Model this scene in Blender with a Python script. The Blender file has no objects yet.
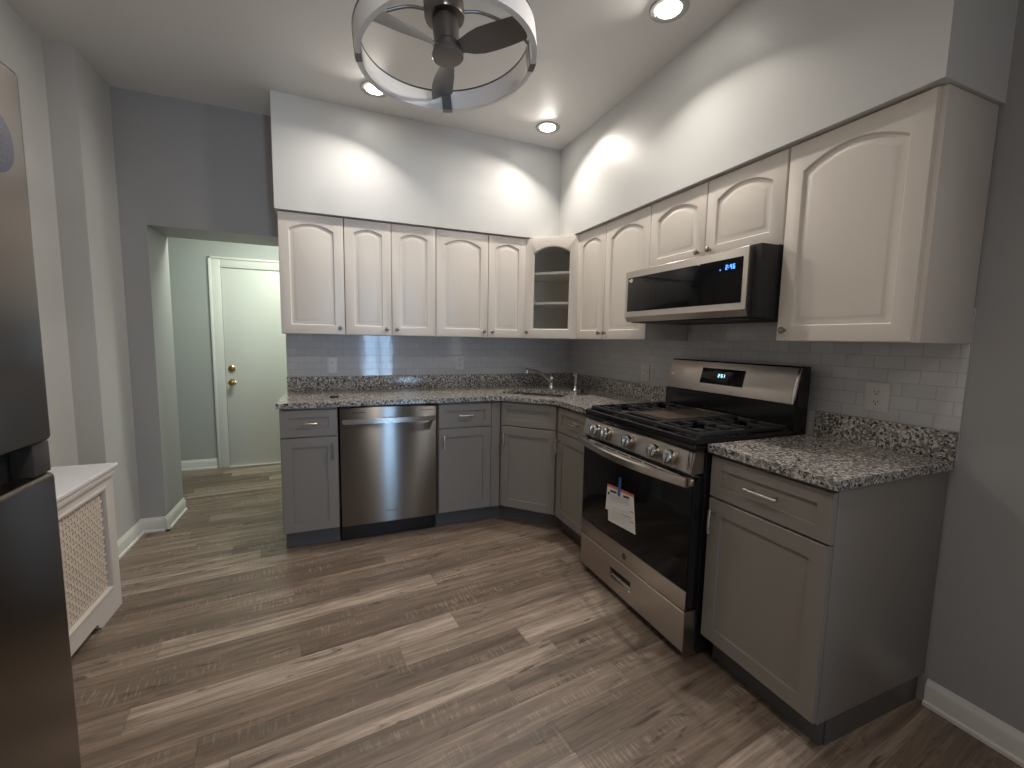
import bpy, bmesh, math, random
from mathutils import Matrix, Vector
random.seed(7)
C = bpy.context.scene
COL = C.collection
PI = math.pi
R = math.radians

# ------------------------------------------------------------------ camera
cam_d = bpy.data.cameras.new('camera')
cam = bpy.data.objects.new('camera', cam_d)
COL.objects.link(cam)
YAW, PITCH, ROLL, F = 0.3899, -0.1020, 0.0179, 432.35
cam_d.sensor_fit = 'HORIZONTAL'
cam_d.sensor_width = 36.0
cam_d.lens = F / 1024 * 36.0
cam_d.clip_start = 0.02
fw = Vector((math.sin(YAW) * math.cos(PITCH), math.cos(YAW) * math.cos(PITCH), math.sin(PITCH)))
r0 = Vector((math.cos(YAW), -math.sin(YAW), 0))
u0 = r0.cross(fw)
rr = r0 * math.cos(ROLL) + u0 * math.sin(ROLL)
uu = -r0 * math.sin(ROLL) + u0 * math.cos(ROLL)
m3 = Matrix((rr, uu, -fw)).transposed()
cam.matrix_world = Matrix.Translation((-1.9901, -3.4333, 1.3053)) @ m3.to_4x4()
C.camera = cam

# ------------------------------------------------------------------ colour management, world
vs = C.view_settings
C.display_settings.display_device = 'sRGB'
vs.view_transform = 'Standard'
vs.look = 'None'
vs.exposure = 0.25
vs.gamma = 1.0
vs.use_curve_mapping = False
C.cycles.max_bounces = 14
C.cycles.diffuse_bounces = 10
C.cycles.transparent_max_bounces = 12
w = bpy.data.worlds.new('world')
C.world = w
w.use_nodes = True
w.node_tree.nodes['Background'].inputs[0].default_value = (0.55, 0.7, 1.0, 1)
w.node_tree.nodes['Background'].inputs[1].default_value = 0.05

# light strengths
DOWN_W = 11.0           # each recessed downlight
HALL_W = 21.0
WINDOW_E = 14.0
SIDE_FILL_E = 1.2
ZC = 2.756             # ceiling height
# the recessed ceiling lights of the kitchen (x, y); the last is added fill
LIGHTS = [(-1.736, -0.618), (-0.605, -0.625), (-0.605, -1.79), (-1.74, -2.96)]

# beams are tilted away from the soffits to soften their bright patches
AIM = [(-.55, -.83), (-.707, -.707), (-1, 0), (-.8, .6)]

def area(name, loc, rot, size, power, color, shape='DISK', size_y=None, spread=PI):
    d = bpy.data.lights.new(name, 'AREA')
    d.shape = shape
    d.size = size
    if size_y: d.size_y = size_y
    d.energy = power
    d.color = color
    d.spread = spread
    o = bpy.data.objects.new(name, d)
    COL.objects.link(o)
    o.location = loc
    o.rotation_euler = rot
    return o

for i, (x, y) in enumerate(LIGHTS):
    dx, dy = AIM[i]
    q = Vector((dx * math.tan(R(29)), dy * math.tan(R(29)), -1)).to_track_quat('-Z', 'Y').to_euler()
    area('downlight_beam', (x, y, ZC - 0.014), q, 0.10, DOWN_W, (1.0, 0.93, 0.84), spread=R(150 if i < 3 else 168))
area('hall_ceiling_light', (-2.45, 0.62, 2.44), (0, 0, 0), 0.5, HALL_W, (0.90, 1.0, 0.84))
area('rear_fill_light', (-1.9, -4.35, 2.62), (0, 0, 0), 0.7, 8.0, (1.0, 0.87, 0.72))  # invented fill lamp over the unseen room behind the camera

# ------------------------------------------------------------------ materials
def nodes(name):
    m = bpy.data.materials.new(name)
    m.use_nodes = True
    nt = m.node_tree
    return m, nt, nt.nodes['Principled BSDF']

def pmat(name, col, rough=0.5, metal=0.0, spec=0.5, aniso=0.0, bump=0.0, bscale=200, coat=0.0, vary=0.0):
    m, nt, b = nodes(name)
    b.inputs['Base Color'].default_value = (*col, 1)
    b.inputs['Roughness'].default_value = rough
    b.inputs['Metallic'].default_value = metal
    b.inputs['Specular IOR Level'].default_value = spec
    b.inputs['Coat Weight'].default_value = coat
    N = nt.nodes.new
    L = nt.links.new
    if aniso:
        b.inputs['Anisotropic'].default_value = aniso
        b.inputs['Anisotropic Rotation'].default_value = 0.25
        t = N('ShaderNodeTangent'); t.direction_type = 'RADIAL'; t.axis = 'Z'
        L(t.outputs[0], b.inputs['Tangent'])
    if bump or vary:
        g = N('ShaderNodeNewGeometry')
        n = N('ShaderNodeTexNoise')
        n.inputs['Scale'].default_value = bscale
        n.inputs['Detail'].default_value = 3
        L(g.outputs['Position'], n.inputs['Vector'])
        if bump:
            bn = N('ShaderNodeBump')
            bn.inputs['Strength'].default_value = bump
            bn.inputs['Distance'].default_value = 0.002
            L(n.outputs['Fac'], bn.inputs['Height'])
            L(bn.outputs[0], b.inputs['Normal'])
        if vary:
            n2 = N('ShaderNodeTexNoise')
            n2.inputs['Scale'].default_value = 3.0
            L(g.outputs['Position'], n2.inputs['Vector'])
            mr = N('ShaderNodeMapRange')
            mr.inputs['To Min'].default_value = max(0.02, rough - vary)
            mr.inputs['To Max'].default_value = rough + vary
            L(n2.outputs['Fac'], mr.inputs['Value'])
            L(mr.outputs[0], b.inputs['Roughness'])
    return m

def emat(name, col, strength):
    m, nt, b = nodes(name)
    b.inputs['Base Color'].default_value = (0, 0, 0, 1)
    b.inputs['Emission Color'].default_value = (*col, 1)
    b.inputs['Emission Strength'].default_value = strength
    return m

def ramp(nt, stops, interp='LINEAR'):
    r = nt.nodes.new('ShaderNodeValToRGB')
    r.color_ramp.interpolation = interp
    e = r.color_ramp.elements
    while len(e) > 1: e.remove(e[-1])
    for i, (p, c) in enumerate(stops):
        x = e[0] if i == 0 else e.new(p)
        x.position = p
        x.color = (*c, 1)
    return r

def floor_mat():
    m, nt, b = nodes('vinyl_plank_floor')
    N = nt.nodes.new; L = nt.links.new
    def math_(op, a, bb=None):
        n = N('ShaderNodeMath'); n.operation = op
        for i, v in enumerate((a, bb)):
            if v is None: continue
            if isinstance(v, (int, float)): n.inputs[i].default_value = v
            else: L(v, n.inputs[i])
        return n.outputs[0]
    g = N('ShaderNodeNewGeometry')
    rot = N('ShaderNodeVectorRotate'); rot.rotation_type = 'Z_AXIS'
    rot.inputs['Angle'].default_value = -R(6.5)
    L(g.outputs['Position'], rot.inputs['Vector'])
    s = N('ShaderNodeSeparateXYZ'); L(rot.outputs[0], s.inputs[0])
    x, y = s.outputs[0], s.outputs[1]
    PW, PL = 0.122, 1.18
    v = math_('DIVIDE', y, PW)
    row = math_('FLOOR', v)
    wn = N('ShaderNodeTexWhiteNoise'); wn.noise_dimensions = '1D'; L(row, wn.inputs['W'])
    u = math_('DIVIDE', math_('ADD', x, math_('MULTIPLY', wn.outputs['Value'], PL * 3)), PL)
    colm = math_('FLOOR', u)
    cid = N('ShaderNodeCombineXYZ'); L(row, cid.inputs[0]); L(colm, cid.inputs[1])
    w2 = N('ShaderNodeTexWhiteNoise'); w2.noise_dimensions = '2D'; L(cid.outputs[0], w2.inputs['Vector'])
    base = ramp(nt, [(0.0, (0.155, 0.113, 0.084)), (0.35, (0.205, 0.154, 0.117)), (0.6, (0.250, 0.191, 0.149)),
                     (0.85, (0.315, 0.248, 0.198)), (1.0, (0.400, 0.325, 0.267))])
    L(w2.outputs['Value'], base.inputs[0])
    # grain along the plank
    gv = N('ShaderNodeCombineXYZ')
    L(math_('MULTIPLY', x, 1.6), gv.inputs[0]); L(math_('MULTIPLY', y, 34.0), gv.inputs[1])
    L(math_('MULTIPLY', w2.outputs['Value'], 37.0), gv.inputs[2])
    n1 = N('ShaderNodeTexNoise'); n1.inputs['Scale'].default_value = 1.0; n1.inputs['Detail'].default_value = 6
    n1.inputs['Roughness'].default_value = 0.62; n1.inputs['Distortion'].default_value = 0.5
    L(gv.outputs[0], n1.inputs['Vector'])
    gr = ramp(nt, [(0.25, (0.50, 0.475, 0.45)), (0.5, (1.0, 1.0, 1.0)), (0.75, (1.55, 1.56, 1.57))])
    L(n1.outputs['Fac'], gr.inputs[0])
    mx = N('ShaderNodeMix'); mx.data_type = 'RGBA'; mx.blend_type = 'MULTIPLY'; mx.inputs[0].default_value = 1.0
    L(base.outputs[0], mx.inputs[6]); L(gr.outputs[0], mx.inputs[7])
    # fine saw-cut grain
    fg_ = N('ShaderNodeCombineXYZ')
    L(math_('MULTIPLY', x, 9.0), fg_.inputs[0]); L(math_('MULTIPLY', y, 170.0), fg_.inputs[1])
    L(math_('MULTIPLY', w2.outputs['Value'], 23.0), fg_.inputs[2])
    n3 = N('ShaderNodeTexNoise'); n3.inputs['Scale'].default_value = 1.0; n3.inputs['Detail'].default_value = 3
    L(fg_.outputs[0], n3.inputs['Vector'])
    fr_ = ramp(nt, [(0.3, (0.80, 0.79, 0.78)), (0.7, (1.18, 1.18, 1.18))])
    L(n3.outputs['Fac'], fr_.inputs[0])
    mf = N('ShaderNodeMix'); mf.data_type = 'RGBA'; mf.blend_type = 'MULTIPLY'; mf.inputs[0].default_value = 1.0
    L(mx.outputs[2], mf.inputs[6]); L(fr_.outputs[0], mf.inputs[7])
    # pale cross-cut saw marks in patches
    sv = N('ShaderNodeCombineXYZ')
    L(math_('MULTIPLY', x, 110.0), sv.inputs[0]); L(math_('MULTIPLY', y, 12.0), sv.inputs[1])
    n4 = N('ShaderNodeTexNoise'); n4.inputs['Scale'].default_value = 1.0; n4.inputs['Detail'].default_value = 1
    L(sv.outputs[0], n4.inputs['Vector'])
    pv = N('ShaderNodeCombineXYZ')
    L(math_('MULTIPLY', x, 2.2), pv.inputs[0]); L(math_('MULTIPLY', y, 13.0), pv.inputs[1])
    L(math_('MULTIPLY', w2.outputs['Value'], 91.0), pv.inputs[2])
    n5 = N('ShaderNodeTexNoise'); n5.inputs['Scale'].default_value = 1.0
    L(pv.outputs[0], n5.inputs['Vector'])
    r4 = ramp(nt, [(0.52, (0, 0, 0)), (0.66, (1, 1, 1))]); L(n4.outputs['Fac'], r4.inputs[0])
    r5 = ramp(nt, [(0.50, (0, 0, 0)), (0.62, (0.42, 0.42, 0.42))]); L(n5.outputs['Fac'], r5.inputs[0])
    sw_ = N('ShaderNodeMix'); sw_.data_type = 'RGBA'
    L(math_('MULTIPLY', r4.outputs[0], r5.outputs[0]), sw_.inputs[0]); L(mf.outputs[2], sw_.inputs[6]); sw_.inputs[7].default_value = (0.43, 0.365, 0.305, 1)
    # smoky dark streaks and knots
    def streak(fx_, fy_, sc_, dist, lo, hi, amt, prev, col):
        kv = N('ShaderNodeCombineXYZ')
        L(math_('MULTIPLY', x, fx_), kv.inputs[0]); L(math_('MULTIPLY', y, fy_), kv.inputs[1])
        L(math_('MULTIPLY', w2.outputs['Value'], 61.0 + fx_), kv.inputs[2])
        n2 = N('ShaderNodeTexNoise'); n2.inputs['Scale'].default_value = sc_; n2.inputs['Detail'].default_value = 5
        n2.inputs['Roughness'].default_value = 0.6; n2.inputs['Distortion'].default_value = dist
        L(kv.outputs[0], n2.inputs['Vector'])
        kr = ramp(nt, [(lo, (0, 0, 0)), (hi, (amt, amt, amt))])
        L(n2.outputs['Fac'], kr.inputs[0])
        mk_ = N('ShaderNodeMix'); mk_.data_type = 'RGBA'
        L(kr.outputs[0], mk_.inputs[0]); L(prev, mk_.inputs[6]); mk_.inputs[7].default_value = (*col, 1)
        return mk_
    mk = streak(1.3, 16.0, 1.3, 0.8, 0.47, 0.68, 0.80, sw_.outputs[2], (0.105, 0.078, 0.060))
    mk = streak(5.0, 26.0, 0.9, 1.6, 0.585, 0.70, 0.85, mk.outputs[2], (0.050, 0.036, 0.028))
    # seams
    fv = math_('FRACT', v); fu = math_('FRACT', u)
    seam = math_('MAXIMUM', math_('LESS_THAN', fv, 0.018), math_('LESS_THAN', fu, 0.0028))
    ms = N('ShaderNodeMix'); ms.data_type = 'RGBA'
    L(math_('MULTIPLY', seam, 0.40), ms.inputs[0]); L(mk.outputs[2], ms.inputs[6]); ms.inputs[7].default_value = (0.05, 0.04, 0.032, 1)
    L(ms.outputs[2], b.inputs['Base Color'])
    rr_ = N('ShaderNodeMapRange'); rr_.inputs['To Min'].default_value = 0.33; rr_.inputs['To Max'].default_value = 0.55
    L(n1.outputs['Fac'], rr_.inputs['Value']); L(rr_.outputs[0], b.inputs['Roughness'])
    b.inputs['Specular IOR Level'].default_value = 0.45
    bn = N('ShaderNodeBump'); bn.inputs['Strength'].default_value = 0.25; bn.inputs['Distance'].default_value = 0.002
    hh = math_('SUBTRACT', n1.outputs['Fac'], seam)
    L(hh, bn.inputs['Height']); L(bn.outputs[0], b.inputs['Normal'])
    return m

def granite_mat():
    m, nt, b = nodes('speckled_granite')
    N = nt.nodes.new; L = nt.links.new
    g = N('ShaderNodeNewGeometry')
    def noise(sc, det=3, dist=0.0):
        n = N('ShaderNodeTexNoise'); n.inputs['Scale'].default_value = sc; n.inputs['Detail'].default_value = det
        n.inputs['Distortion'].default_value = dist
        L(g.outputs['Position'], n.inputs['Vector']); return n.outputs['Fac']
    vo = N('ShaderNodeTexVoronoi'); vo.inputs['Scale'].default_value = 120
    L(g.outputs['Position'], vo.inputs['Vector'])
    sp = N('ShaderNodeSeparateColor'); L(vo.outputs['Color'], sp.inputs[0])
    base = ramp(nt, [(0.0, (0.22, 0.20, 0.18)), (0.35, (0.37, 0.34, 0.31)), (0.6, (0.52, 0.49, 0.45)), (1.0, (0.60, 0.565, 0.52))])
    L(sp.outputs[0], base.inputs[0])
    dk = ramp(nt, [(0.515, (0, 0, 0)), (0.57, (1, 1, 1))])
    L(noise(95, 3, 0.5), dk.inputs[0])
    m1 = N('ShaderNodeMix'); m1.data_type = 'RGBA'
    L(dk.outputs[0], m1.inputs[0]); L(base.outputs[0], m1.inputs[6]); m1.inputs[7].default_value = (0.035, 0.033, 0.036, 1)
    gy = ramp(nt, [(0.52, (0, 0, 0)), (0.60, (0.9, 0.9, 0.9))])
    L(noise(60, 3, 0.6), gy.inputs[0])
    m2 = N('ShaderNodeMix'); m2.data_type = 'RGBA'
    L(gy.outputs[0], m2.inputs[0]); L(m1.outputs[2], m2.inputs[6]); m2.inputs[7].default_value = (0.17, 0.155, 0.15, 1)
    L(m2.outputs[2], b.inputs['Base Color'])
    b.inputs['Roughness'].default_value = 0.16
    return m

def tile_mat(name, horiz):
    """glossy 2x4 inch running-bond wall tile; horiz = 0 along X, 1 along Y"""
    m, nt, b = nodes(name)
    N = nt.nodes.new; L = nt.links.new
    g = N('ShaderNodeNewGeometry'); s = N('ShaderNodeSeparateXYZ'); L(g.outputs['Position'], s.inputs[0])
    c = N('ShaderNodeCombineXYZ'); L(s.outputs[horiz], c.inputs[0])
    ad = N('ShaderNodeMath'); ad.operation = 'SUBTRACT'; ad.inputs[1].default_value = 1.016
    L(s.outputs[2], ad.inputs[0]); L(ad.outputs[0], c.inputs[1])
    br = N('ShaderNodeTexBrick')
    br.offset = 0.5
    br.inputs['Scale'].default_value = 1.0
    br.inputs['Brick Width'].default_value = 0.1016
    br.inputs['Row Height'].default_value = 0.0508
    br.inputs['Mortar Size'].default_value = 0.0016
    br.inputs['Mortar Smooth'].default_value = 0.3
    br.inputs['Color1'].default_value = (0.60, 0.60, 0.61, 1)
    br.inputs['Color2'].default_value = (0.55, 0.55, 0.565, 1)
    br.inputs['Mortar'].default_value = (0.44, 0.44, 0.445, 1)
    L(c.outputs[0], br.inputs['Vector'])
    L(br.outputs['Color'], b.inputs['Base Color'])
    iv = N('ShaderNodeMath'); iv.operation = 'SUBTRACT'; iv.inputs[0].default_value = 1.0
    L(br.outputs['Fac'], iv.inputs[1])
    n = N('ShaderNodeTexNoise'); n.inputs['Scale'].default_value = 22; L(g.outputs['Position'], n.inputs['Vector'])
    mm = N('ShaderNodeMath'); mm.operation = 'MULTIPLY_ADD'; mm.inputs[1].default_value = 0.35
    L(n.outputs['Fac'], mm.inputs[0]); L(iv.outputs[0], mm.inputs[2])
    bn = N('ShaderNodeBump'); bn.inputs['Strength'].default_value = 0.4; bn.inputs['Distance'].default_value = 0.002
    L(mm.outputs[0], bn.inputs['Height']); L(bn.outputs[0], b.inputs['Normal'])
    b.inputs['Roughness'].default_value = 0.07
    return m

def glass_mat():
    """thin cabinet pane: clear, with a Fresnel reflection"""
    m = bpy.data.materials.new('clear_glass')
    m.use_nodes = True
    nt = m.node_tree
    nt.nodes.remove(nt.nodes['Principled BSDF'])
    N = nt.nodes.new; L = nt.links.new
    tr = N('ShaderNodeBsdfTransparent'); tr.inputs[0].default_value = (0.93, 0.95, 0.95, 1)
    gl = N('ShaderNodeBsdfGlossy'); gl.inputs['Roughness'].default_value = 0.02
    fr = N('ShaderNodeLayerWeight'); fr.inputs['Blend'].default_value = 0.5
    mx = N('ShaderNodeMixShader')
    pw = N('ShaderNodeMath'); pw.operation = 'POWER'; pw.inputs[1].default_value = 5.0
    ma = N('ShaderNodeMath'); ma.operation = 'MULTIPLY_ADD'; ma.inputs[1].default_value = 0.9; ma.inputs[2].default_value = 0.05
    L(fr.outputs['Facing'], pw.inputs[0]); L(pw.outputs[0], ma.inputs[0]); L(ma.outputs[0], mx.inputs[0]); L(tr.outputs[0], mx.inputs[1]); L(gl.outputs[0], mx.inputs[2])
    L(mx.outputs[0], nt.nodes['Material Output'].inputs['Surface'])
    return m

M = dict(
    wall=pmat('grey_wall_paint', (0.37, 0.368, 0.37), 0.5, bump=0.12, bscale=140),
    wall_lit=pmat('lit_grey_wall_paint', (0.52, 0.52, 0.515), 0.5, bump=0.12, bscale=140),  # same grey paint made paler, so the left wall's lit faces read brighter
    hallwall=pmat('hall_wall_paint', (0.42, 0.43, 0.42), 0.5, bump=0.1, bscale=140),
    soffit=pmat('satin_soffit_paint', (0.67, 0.67, 0.66), 0.40, bump=0.03, bscale=60),
    ceil=pmat('ceiling_paint', (0.76, 0.75, 0.735), 0.55, bump=0.1, bscale=120),
    trim=pmat('white_trim_paint', (0.72, 0.71, 0.68), 0.35),
    doorw=pmat('white_door_paint', (0.66, 0.66, 0.63), 0.4),
    floor=floor_mat(), granite=granite_mat(),
    tileb=tile_mat('tile_along_x', 0), tiler=tile_mat('tile_along_y', 1),
    white=pmat('white_thermofoil', (0.75, 0.695, 0.635), 0.33),
    whitein=pmat('bounce_lining', (0.88, 0.82, 0.74), 0.5),  # extra pale lining, added to lift the light inside the glass cabinet
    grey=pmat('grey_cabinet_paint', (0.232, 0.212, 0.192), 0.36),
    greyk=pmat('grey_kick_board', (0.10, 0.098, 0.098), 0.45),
    steeld=pmat('dark_brushed_stainless', (0.29, 0.28, 0.27), 0.31, 1.0, aniso=1.0),
    steel=pmat('brushed_stainless', (0.54, 0.495, 0.45), 0.32, 1.0, aniso=0.8),
    steelp=pmat('polished_steel', (0.66, 0.64, 0.61), 0.16, 1.0),
    fridge=pmat('dark_stainless', (0.17, 0.143, 0.118), 0.26, 1.0, aniso=0.55),
    knob=pmat('antique_nickel', (0.34, 0.30, 0.25), 0.28, 1.0),
    nickel=pmat('brushed_nickel', (0.60, 0.56, 0.51), 0.28, 1.0),
    chrome=pmat('chrome', (0.86, 0.86, 0.86), 0.06, 1.0),
    brass=pmat('polished_brass', (0.72, 0.50, 0.20), 0.18, 1.0),
    fan=pmat('graphite_fan_metal', (0.20, 0.185, 0.175), 0.28, 1.0),
    blade=pmat('graphite_fan_blade', (0.20, 0.185, 0.175), 0.34, 0.45),
    acrylic=pmat('opal_acrylic', (0.84, 0.82, 0.80), 0.3),
    black=pmat('black_enamel', (0.010, 0.010, 0.011), 0.14),
    blackm=pmat('matte_black', (0.016, 0.016, 0.017), 0.55),
    iron=pmat('cast_iron', (0.022, 0.022, 0.023), 0.42, bump=0.15, bscale=500),
    griddle=pmat('griddle_plate', (0.075, 0.055, 0.042), 0.36, vary=0.1),
    bglass=pmat('black_glass', (0.006, 0.006, 0.007), 0.07, spec=0.22),
    plastic=pmat('white_plastic', (0.68, 0.67, 0.65), 0.35),
    plasticd=pmat('outlet_slot', (0.03, 0.03, 0.03), 0.5),
    paper=pmat('white_paper', (0.72, 0.70, 0.68), 0.7),
    orange=pmat('orange_print', (0.62, 0.14, 0.04), 0.6),
    ink=pmat('black_ink', (0.03, 0.03, 0.03), 0.6),
    inkg=pmat('grey_ink', (0.42, 0.42, 0.42), 0.6),
    red=pmat('red_print', (0.45, 0.03, 0.03), 0.6),
    tape=pmat('blue_tape', (0.03, 0.13, 0.42), 0.5),
    sticker=pmat('navy_sticker', (0.022, 0.027, 0.060), 0.45),
    stickerl=pmat('sticker_lines', (0.09, 0.095, 0.14), 0.4),
    rad=pmat('radiator_cover_paint', (0.66, 0.62, 0.59), 0.4),
    radtop_lit=pmat('radiator_top_daylit', (0.72, 0.71, 0.74), 0.35),  # bluish daylight on the top board is put into this colour
    cane=pmat('cane_weave', (0.66, 0.58, 0.50), 0.5),
    hollow=pmat('hollow_shade', (0.05, 0.035, 0.025), 0.8),  # dark colour stands for the shade inside the radiator cover
    trimr=pmat('grey_trim_ring', (0.45, 0.44, 0.43), 0.4),
    lens=emat('downlight_lens', (1.0, 0.95, 0.86), 14.0),
    pane=emat('daylit_pane', (0.42, 0.67, 1.0), WINDOW_E),
    pane_fill=emat('side_fill_pane', (0.92, 0.96, 1.0), SIDE_FILL_E),  # glows as fill light for the left side of the room
    ledb=emat('blue_digits', (0.06, 0.22, 1.0), 3.0),
    ledc=emat('cyan_digits', (0.45, 0.85, 1.0), 1.8),
    glass=glass_mat(),
)

# ------------------------------------------------------------------ mesh helpers
def frame(o, u, w_):
    """local x = u (right along a face), y = up, z = outward"""
    u = Vector(u).normalized(); w_ = Vector(w_).normalized()
    m = Matrix((u, Vector((0, 0, 1)), w_)).transposed().to_4x4()
    return Matrix.Translation(o) @ m

BACK = lambda x, z, y: frame((x, y, z), (1, 0, 0), (0, -1, 0))       # faces the camera
RIGHT = lambda y, z, x: frame((x, y, z), (0, -1, 0), (-1, 0, 0))     # right-hand wall, faces left
I4 = Matrix.Identity(4)

class MB:
    def __init__(self, mtx=None):
        self.bm = bmesh.new()
        self.m = mtx or I4
    def _fin(self, vs_):
        bmesh.ops.transform(self.bm, matrix=self.m, verts=vs_)
        return self
    def box(self, x0, y0, z0, x1, y1, z1, bev=0.0, seg=2):
        x0, x1 = sorted((x0, x1)); y0, y1 = sorted((y0, y1)); z0, z1 = sorted((z0, z1))
        r = bmesh.ops.create_cube(self.bm, size=1)
        vs_ = r['verts']
        for v in vs_:
            v.co = Vector(((x0 + x1) / 2 + v.co.x * (x1 - x0), (y0 + y1) / 2 + v.co.y * (y1 - y0), (z0 + z1) / 2 + v.co.z * (z1 - z0)))
        if bev:
            es = list({e for v in vs_ for e in v.link_edges})
            rb = bmesh.ops.bevel(self.bm, geom=es, offset=bev, segments=seg, affect='EDGES', profile=0.5)
            vs_ = list({v for f in rb['faces'] for v in f.verts} | {v for v in vs_ if v.is_valid})
        return self._fin(vs_)
    def loops(self, loops, cap0=True, cap1=True, closed=False):
        vv = [[self.bm.verts.new(p) for p in lp] for lp in loops]
        n = len(vv[0])
        pairs = list(zip(vv[:-1], vv[1:]))
        if closed: pairs.append((vv[-1], vv[0]))
        for a, b in pairs:
            for i in range(n):
                j = (i + 1) % n
                try: self.bm.faces.new((a[i], a[j], b[j], b[i]))
                except ValueError: pass
        if not closed:
            if cap0: self.bm.faces.new(vv[0][::-1])
            if cap1: self.bm.faces.new(vv[-1])
        return self._fin([v for l in vv for v in l])
    def prism(self, pts, z0, z1, axis=2):
        def p(a, b, c):
            return (a, b, c) if axis == 2 else ((a, c, b) if axis == 1 else (c, a, b))
        return self.loops([[p(a, b, z0) for a, b in pts], [p(a, b, z1) for a, b in pts]])
    def lathe(self, prof, o=(0, 0, 0), ax=(0, 0, 1), n=32, cap0=True, cap1=True):
        q = Vector((0, 0, 1)).rotation_difference(Vector(ax).normalized())
        o = Vector(o)
        lp = []
        for r_, h in prof:
            lp.append([o + q @ Vector((r_ * math.cos(2 * PI * k / n), r_ * math.sin(2 * PI * k / n), h)) for k in range(n)])
        return self.loops(lp, cap0, cap1)
    def tube(self, pts, r_, n=10, radii=None):
        pts = [Vector(p) for p in pts]
        lp = []
        up = None
        for i, p in enumerate(pts):
            t = (pts[min(i + 1, len(pts) - 1)] - pts[max(i - 1, 0)]).normalized()
            if up is None:
                up = t.orthogonal().normalized()
            up = (up - t * up.dot(t)).normalized()
            sd = t.cross(up)
            rad = radii[i] if radii else r_
            lp.append([p + (up * math.cos(2 * PI * k / n) + sd * math.sin(2 * PI * k / n)) * rad for k in range(n)])
        return self.loops(lp)
    def ring(self, o, r_in, r_out, z0, z1, n=72, a0=0, a1=2 * PI):
        """rectangular-section ring (or arc) about z at o"""
        full = abs(a1 - a0 - 2 * PI) < 1e-6
        k = n if full else max(2, int(n * (a1 - a0) / (2 * PI)) + 1)
        lp = []
        for i in range(k):
            a = a0 + (a1 - a0) * i / (k if full else k - 1)
            c, s = math.cos(a), math.sin(a)
            lp.append([(o[0] + r_ * c, o[1] + r_ * s, o[2] + z) for r_, z in ((r_in, z0), (r_out, z0), (r_out, z1), (r_in, z1))])
        return self.loops(lp, closed=full)

ORG = {}
def mesh_obj(name, mb, mat, org=(0, 0, 0), smooth=32):
    bmesh.ops.recalc_face_normals(mb.bm, faces=mb.bm.faces[:])
    me = bpy.data.meshes.new(name)
    bmesh.ops.translate(mb.bm, verts=mb.bm.verts[:], vec=-Vector(org))
    mb.bm.to_mesh(me)
    mb.bm.free()
    me.materials.append(M[mat] if isinstance(mat, str) else mat)
    me.polygons.foreach_set('use_smooth', [True] * len(me.polygons))
    me.set_sharp_from_angle(angle=R(smooth))
    o = bpy.data.objects.new(name, me)
    COL.objects.link(o)
    return o

def tag(o, label, cat, group=None):
    o['label'] = label; o['category'] = cat
    if group: o['group'] = group
    return o
def thing(name, label, cat, loc=(0, 0, 0), group=None):
    o = bpy.data.objects.new(name, None)
    o.empty_display_size = 0.1
    COL.objects.link(o)
    o.location = loc
    ORG[o.name] = Vector(loc)
    return tag(o, label, cat, group)
def part(name, mb, mat, parent, label=None):
    w0 = ORG[parent.name]
    o = mesh_obj(name, mb, mat, w0)
    o.parent = parent
    ORG[o.name] = w0
    if label: o['label'] = label
    return o
def single(name, mb, mat, label, cat, org, group=None):
    o = mesh_obj(name, mb, mat, org)
    o.location = org
    ORG[o.name] = Vector(org)
    return tag(o, label, cat, group)
def struct(name, mb, mat, label=None, cat=None, parent=None):
    o = mesh_obj(name, mb, mat)
    ORG[o.name] = Vector((0, 0, 0))
    if parent: o.parent = parent
    else:
        o['kind'] = 'structure'
        if label: o['label'] = label
        if cat: o['category'] = cat
    return o
def dup(root, loc, label, group=None):
    r_ = root.copy(); COL.objects.link(r_); r_.location = loc
    r_['label'] = label
    if group: r_['group'] = group
    for ch in list(root.children):
        c = ch.copy(); COL.objects.link(c); c.parent = r_
        for g_ in list(ch.children):
            d = g_.copy(); COL.objects.link(d); d.parent = c
    return r_

def text_mb(txt, size, mtx, depth=0.0006):
    cu = bpy.data.curves.new('t', 'FONT')
    cu.body = txt; cu.size = size; cu.extrude = depth; cu.align_x = 'CENTER'; cu.align_y = 'CENTER'
    ob = bpy.data.objects.new('t', cu); COL.objects.link(ob)
    dg = bpy.context.evaluated_depsgraph_get()
    me = bpy.data.meshes.new_from_object(ob.evaluated_get(dg))
    bpy.data.objects.remove(ob); bpy.data.curves.remove(cu)
    mb = MB(mtx); mb.bm.from_mesh(me); bpy.data.meshes.remove(me)
    bmesh.ops.transform(mb.bm, matrix=mtx, verts=mb.bm.verts[:])
    return mb

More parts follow.
